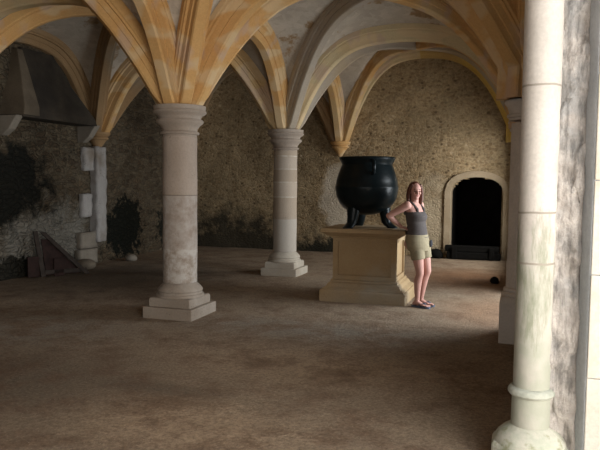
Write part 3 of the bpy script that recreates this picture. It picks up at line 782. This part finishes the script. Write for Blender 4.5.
# hands: palm, four bent fingers, thumb at the side
def hand(mb, wr, d, nrm, curl, rad=.0088, thumb=1):
    """d = along the palm, nrm = back of the hand; fingers curl towards -nrm"""
    d = Vector(d).normalized(); nrm = Vector(nrm); nrm = (nrm-d*nrm.dot(d)).normalized(); sd = d.cross(nrm)
    pal = [[tuple(wr+d*a+sd*w*math.cos(t)+nrm*h*math.sin(t)) for t in [2*PI*k/14 for k in range(14)]] for a, w, h in ((-.01, .022, .018), (.02, .030, .017), (.05, .038, .015), (.078, .039, .013), (.088, .036, .010))]
    mb.loft(pal)
    for i, ln in enumerate((.062, .072, .068, .052)):
        p = wr + d*.078 + sd*(.028-.0187*i); pts = [p]; dirv = d.copy(); 
        for seg, fr in ((0, .42), (1, .32), (2, .26)):
            c = curl[seg]; ax = sd
            dirv = Matrix.Rotation(-c, 3, ax) @ dirv
            if (Matrix.Rotation(-c, 3, ax) @ d).dot(nrm) > 0: dirv = Matrix.Rotation(2*c, 3, ax) @ dirv
            pts.append(pts[-1]+dirv*ln*fr)
        mb.tube(pts, [rad*1.08, rad*1.02, rad*.95, rad*.72], 9)
        for q, r in zip(pts, (1.08, 1.05, .95, .72)): mb.ell(q, (rad*r,)*3, seg=9, rings=6)
    p = wr + d*.022 + sd*thumb*.026; pts = [p, p+d*.028+sd*thumb*.022-nrm*.008, p+d*.055+sd*thumb*.026-nrm*.016, p+d*.074+sd*thumb*.022-nrm*.022]
    mb.tube(pts, [.013, .0115, .0095, .0075], 9)
    for q, r in zip(pts, (.013, .0115, .0095, .0075)): mb.ell(q, (r,)*3, seg=9, rings=6)
hand(body, wrR, Vector((.085, .004, -.020)), Vector((.25, 0, 1)), (.55, .55, .3))
hand(body, wrL, Vector((.012, -.05, -.09)), Vector((.4, .4, .1)), (.2, .35, .3), thumb=-1)
# legs and feet
hpR = Vector((-.068, 0, .80)) - Lf*.075; hpL = Vector((-.065, 0, .80)) + Lf*.082
knR = Vector((-.068, -.085, .455)); anR = Vector((-.095, -.055, .085))
knL = Vector((.050, .02, .47)); anL = Vector((-.02, .07, .085))
def leg(hp, kn, an):
    limb(body, [hp, hp.lerp(kn, .3), hp.lerp(kn, .65), hp.lerp(kn, .9), kn], [.088, .082, .067, .056, .052])
    cf = kn.lerp(an, .3) - F*.018
    limb(body, [kn, kn.lerp(an, .12)-F*.006, cf, kn.lerp(an, .62)-F*.010, kn.lerp(an, .85), an], [.052, .050, .054, .043, .034, .033])
leg(hpR, knR, anR); leg(hpL, knL, anL)
def foot(mb, an, d, side):
    d = Vector(d).normalized(); s = Z.cross(d); base = Vector((an.x, an.y, 0))
    rr = []
    for a, w, z0, z1 in ((-.058, .022, .026, .060), (-.04, .031, .022, .085), (0, .034, .022, .105), (.045, .036, .022, .082), (.09, .042, .022, .058), (.125, .045, .022, .044), (.15, .040, .022, .038)):
        c = base+d*a+Z*(z0+z1)/2
        rr.append([tuple(c+s*w*math.cos(t)+Z*(z1-z0)/2*math.sin(t)) for t in [2*PI*k/14 for k in range(14)]])
    mb.loft(rr)
    for i, (o_, ln, r) in enumerate(((.030, .048, .0125), (.010, .044, .0095), (-.006, .039, .009), (-.021, .032, .0085), (-.034, .024, .008))):
        p = base+d*.138+s*o_*side+Z*.031; mb.tube([p, p+d*ln*.6+Z*.001, p+d*ln-Z*.003], [r, r, r*.7], 8); mb.ell(p+d*ln-Z*.003, (r*.75,)*3, seg=8, rings=6)
fdR = (F*1.0+Vector((.15, 0, 0))); fdL = F*1.0+Vector((.25, .08, 0))
foot(body, anR, fdR, 1); foot(body, anL, fdL, -1)
bme = remesh(body, 'body', .0062, 3)
link('body', bme, M['skin'], wm, True)
# sandals
def sandal(an, d):
    d = Vector(d).normalized(); s = Z.cross(d); base = Vector((an.x, an.y, 0)); mb = MB(); out = []
    pf = [(-.072, .018), (-.062, .032), (-.03, .039), (.03, .040), (.09, .047), (.135, .052), (.17, .044), (.19, .024)]
    lft = [base+d*a+s*w for a, w in pf]; rgt = [base+d*a-s*w for a, w in reversed(pf)]
    mb.loft([[tuple(p+Z*z) for p in lft+rgt] for z in (.0, .022)])
    so = mb.build('sandal', M['sole'], wm, smooth='auto')
    st = MB()
    for sg in (-1, 1): st.tube([base+d*.135+Z*.050, base+d*.10+s*sg*.022+Z*.062, base+d*.055+s*sg*.038+Z*.040, base+d*.035+s*sg*.038+Z*.018], .0055, 8)
    st.build('strap', M['sole'], so, smooth=True)
sandal(anR, fdR); sandal(anL, fdL)
# tank top
top = MB()
def off(t, e): return ring(tc(t), t[3]+e, t[4]+e, 28)
TT = [(-.098, .002, .915, .166, .130)] + [t for t in TOR if .93 < t[2] < 1.15] + [(-.130, .018, 1.155, .142, .122), (-.132, .022, 1.19, .146, .128), (-.134, .016, 1.22, .146, .118), (-.137, .006, 1.25, .145, .104)]
tp = MB(); tp.loft([off(t, .010) for t in TT])
tme = remesh(tp, 'tank_top', .007, 3)
tt = link('tank_top', tme, M['top'], wm, True)
for s in (-1, 1):
    c = Vector((-.140, 0, 0))
    fr = Vector((-.135, 0, 1.240))+F*.088+Lf*s*.075; tpz = c+Z*1.366-F*.012+Lf*s*.085; bk = Vector((-.138, 0, 1.235))-F*.095+Lf*s*.075
    MB().tube([fr-Z*.01, fr+Z*.04-F*.006, tpz+F*.028-Z*.012, tpz, tpz-F*.03-Z*.012, bk+Z*.04, bk-Z*.03], [.016, .020, .020, .019, .020, .022, .024], 10).build('shoulder_strap', M['top'], tt, smooth=True)
# shorts
sh = MB(); sh.loft([off(t, .014) for t in [(-.105, .004, .955, .152, .120)] + [t for t in reversed(TOR) if .73 < t[2] < .95]][::1])
for hp, kn in ((hpR, knR), (hpL, knL)):
    a = hp + Z*.02; b = hp.lerp(kn, .50)
    rings = []
    ax = (kn-hp).normalized(); u = ax.orthogonal().normalized(); v = ax.cross(u)
    for t, r in ((0, .096), (.4, .095), (.8, .090), (1.0, .089)):
        p = a.lerp(b, t); rings.append([tuple(p+u*r*math.cos(q)+v*r*math.sin(q)) for q in [2*PI*k/20 for k in range(20)]])
    sh.loft(rings)
sme = remesh(sh, 'shorts', .007, 2)
so = link('shorts', sme, M['shorts'], wm, True)
pk = Vector((-.03, .0, .835))+F*.09+Lf*.07
MB().ell(pk, (.018, .035, .05), (F, Lf, Z)).build('pocket_pouch', M['belt'], so, smooth=True)
# hair
hr = MB()
hr.ell(HP(-.030, 0, .042), (.094, .084, .086), hd, 20, 14)
hr.ell(HP(-.06, 0, -.03), (.060, .074, .115), hd, 20, 14)
for s in (-1, 1):
    hr.tube([HP(.030, s*.050, .088), HP(.018, s*.082, .03), HP(.0, s*.092, -.04), HP(-.005, s*.092, -.11), HP(.005, s*.080, -.165)], [.022, .020, .022, .026, .016], 12)
    hr.tube([HP(-.03, s*.068, .04), HP(-.035, s*.080, -.05), HP(-.03, s*.076, -.13), HP(-.02, s*.07, -.18)], [.03, .032, .030, .016], 12)
hr.tube([HP(-.06, 0, 0), HP(-.075, 0, -.09), HP(-.06, 0, -.17)], [.05, .05, .03], 12)
hme = remesh(hr, 'hair', .006, 2)
link('hair', hme, M['hair'], wm, True)
for s in (-1, 1):
    MB().ell(HP(.080, s*.031, .004), (.006, .013, .006), hd, 12, 8).build('eye', M['eye'], wm, smooth=True)
    MB().tube([HP(.080, s*.016, .026), HP(.083, s*.032, .031), HP(.074, s*.048, .025)], [.003, .004, .003], 8).build('eyebrow', M['brow'], wm, smooth=True)
mo = MB().tube([HP(.078, -.023, -.052), HP(.085, -.01, -.057), HP(.086, .0, -.058), HP(.085, .01, -.057), HP(.078, .023, -.052)], [.003, .006, .007, .006, .003], 8).build('mouth', M['lips'], wm, smooth=True)

# ------------------------------------------------------------------ light
w = bpy.data.worlds.new('sky'); bpy.context.scene.world = w; w.use_nodes = True
bg = w.node_tree.nodes['Background']; bg.inputs[0].default_value = (.72, .85, 1.0, 1); bg.inputs[1].default_value = .6
def area(name, loc, rot, sx, sy, power, col=(1, 1, 1)):
    l = bpy.data.lights.new(name, 'AREA'); l.shape = 'RECTANGLE'; l.size = sx; l.size_y = sy; l.energy = power; l.color = col
    o = bpy.data.objects.new(name, l); C.objects.link(o); o.location = loc; o.rotation_euler = rot; return o
def aim(o, tgt):
    o.rotation_euler = (Vector(tgt)-o.location).to_track_quat('-Z', 'Y').to_euler()
a = area('doorway_daylight', (6.4, -6.0, 2.4), (0,0,0), 3.4, 2.6, 235, (1, .98, .95)); aim(a, (1.6, -2.0, 1.0))
b = area('side_opening_daylight', (5.4, 1.875, 1.6), (0,0,0), 2.0, 2.2, 215, (.90, .96, 1.0)); aim(b, (0, 1.875, 1.2))
c = area('back_opening_daylight', (5.4, 5.8, 1.9), (0,0,0), 2.0, 2.0, 240, (1, .98, .93)); aim(c, (2.2, 7.4, 1.5))
f = area('front_opening_daylight', (2.0, -10.4, 1.9), (0,0,0), 2.8, 2.8, 95, (1, .97, .93)); aim(f, (1.0, 2, 1.6))
u = area('bounce_fill_lamp', (6.0, -5.5, .25), (0,0,0), 3.4, 2.0, 200, (1, .90, .74)); aim(u, (.5, 1.0, 3.6))  # added warm lamp, stands in for light bounced off outside ground

# ------------------------------------------------------------------ camera
cam = bpy.data.cameras.new('camera'); co_ = bpy.data.objects.new('camera', cam); C.objects.link(co_)
cam.sensor_fit = 'HORIZONTAL'; cam.sensor_width = 36; cam.lens = 36*648.9/600; cam.clip_start = .05
yaw, pit, rol = .3257, .06846, -.00996
fw = Vector((-math.sin(yaw)*math.cos(pit), math.cos(yaw)*math.cos(pit), -math.sin(pit)))
r_ = Vector((math.cos(yaw), math.sin(yaw), 0)); d_ = fw.cross(r_)
r2 = r_*math.cos(rol)+d_*math.sin(rol); dn = -r_*math.sin(rol)+d_*math.cos(rol)
Mx = Matrix((r2, -dn, -fw)).transposed().to_4x4(); Mx.translation = Vector((3.9297, -7.0436, 1.651))
co_.matrix_world = Mx
sc = bpy.context.scene; sc.camera = co_
sc.view_settings.view_transform = 'Standard'; sc.view_settings.look = 'None'; sc.view_settings.gamma = 1; sc.view_settings.use_curve_mapping = False
sc.view_settings.exposure = 0.0
sc.cycles.use_denoising = True
sc.cycles.max_bounces = 8; sc.cycles.diffuse_bounces = 5
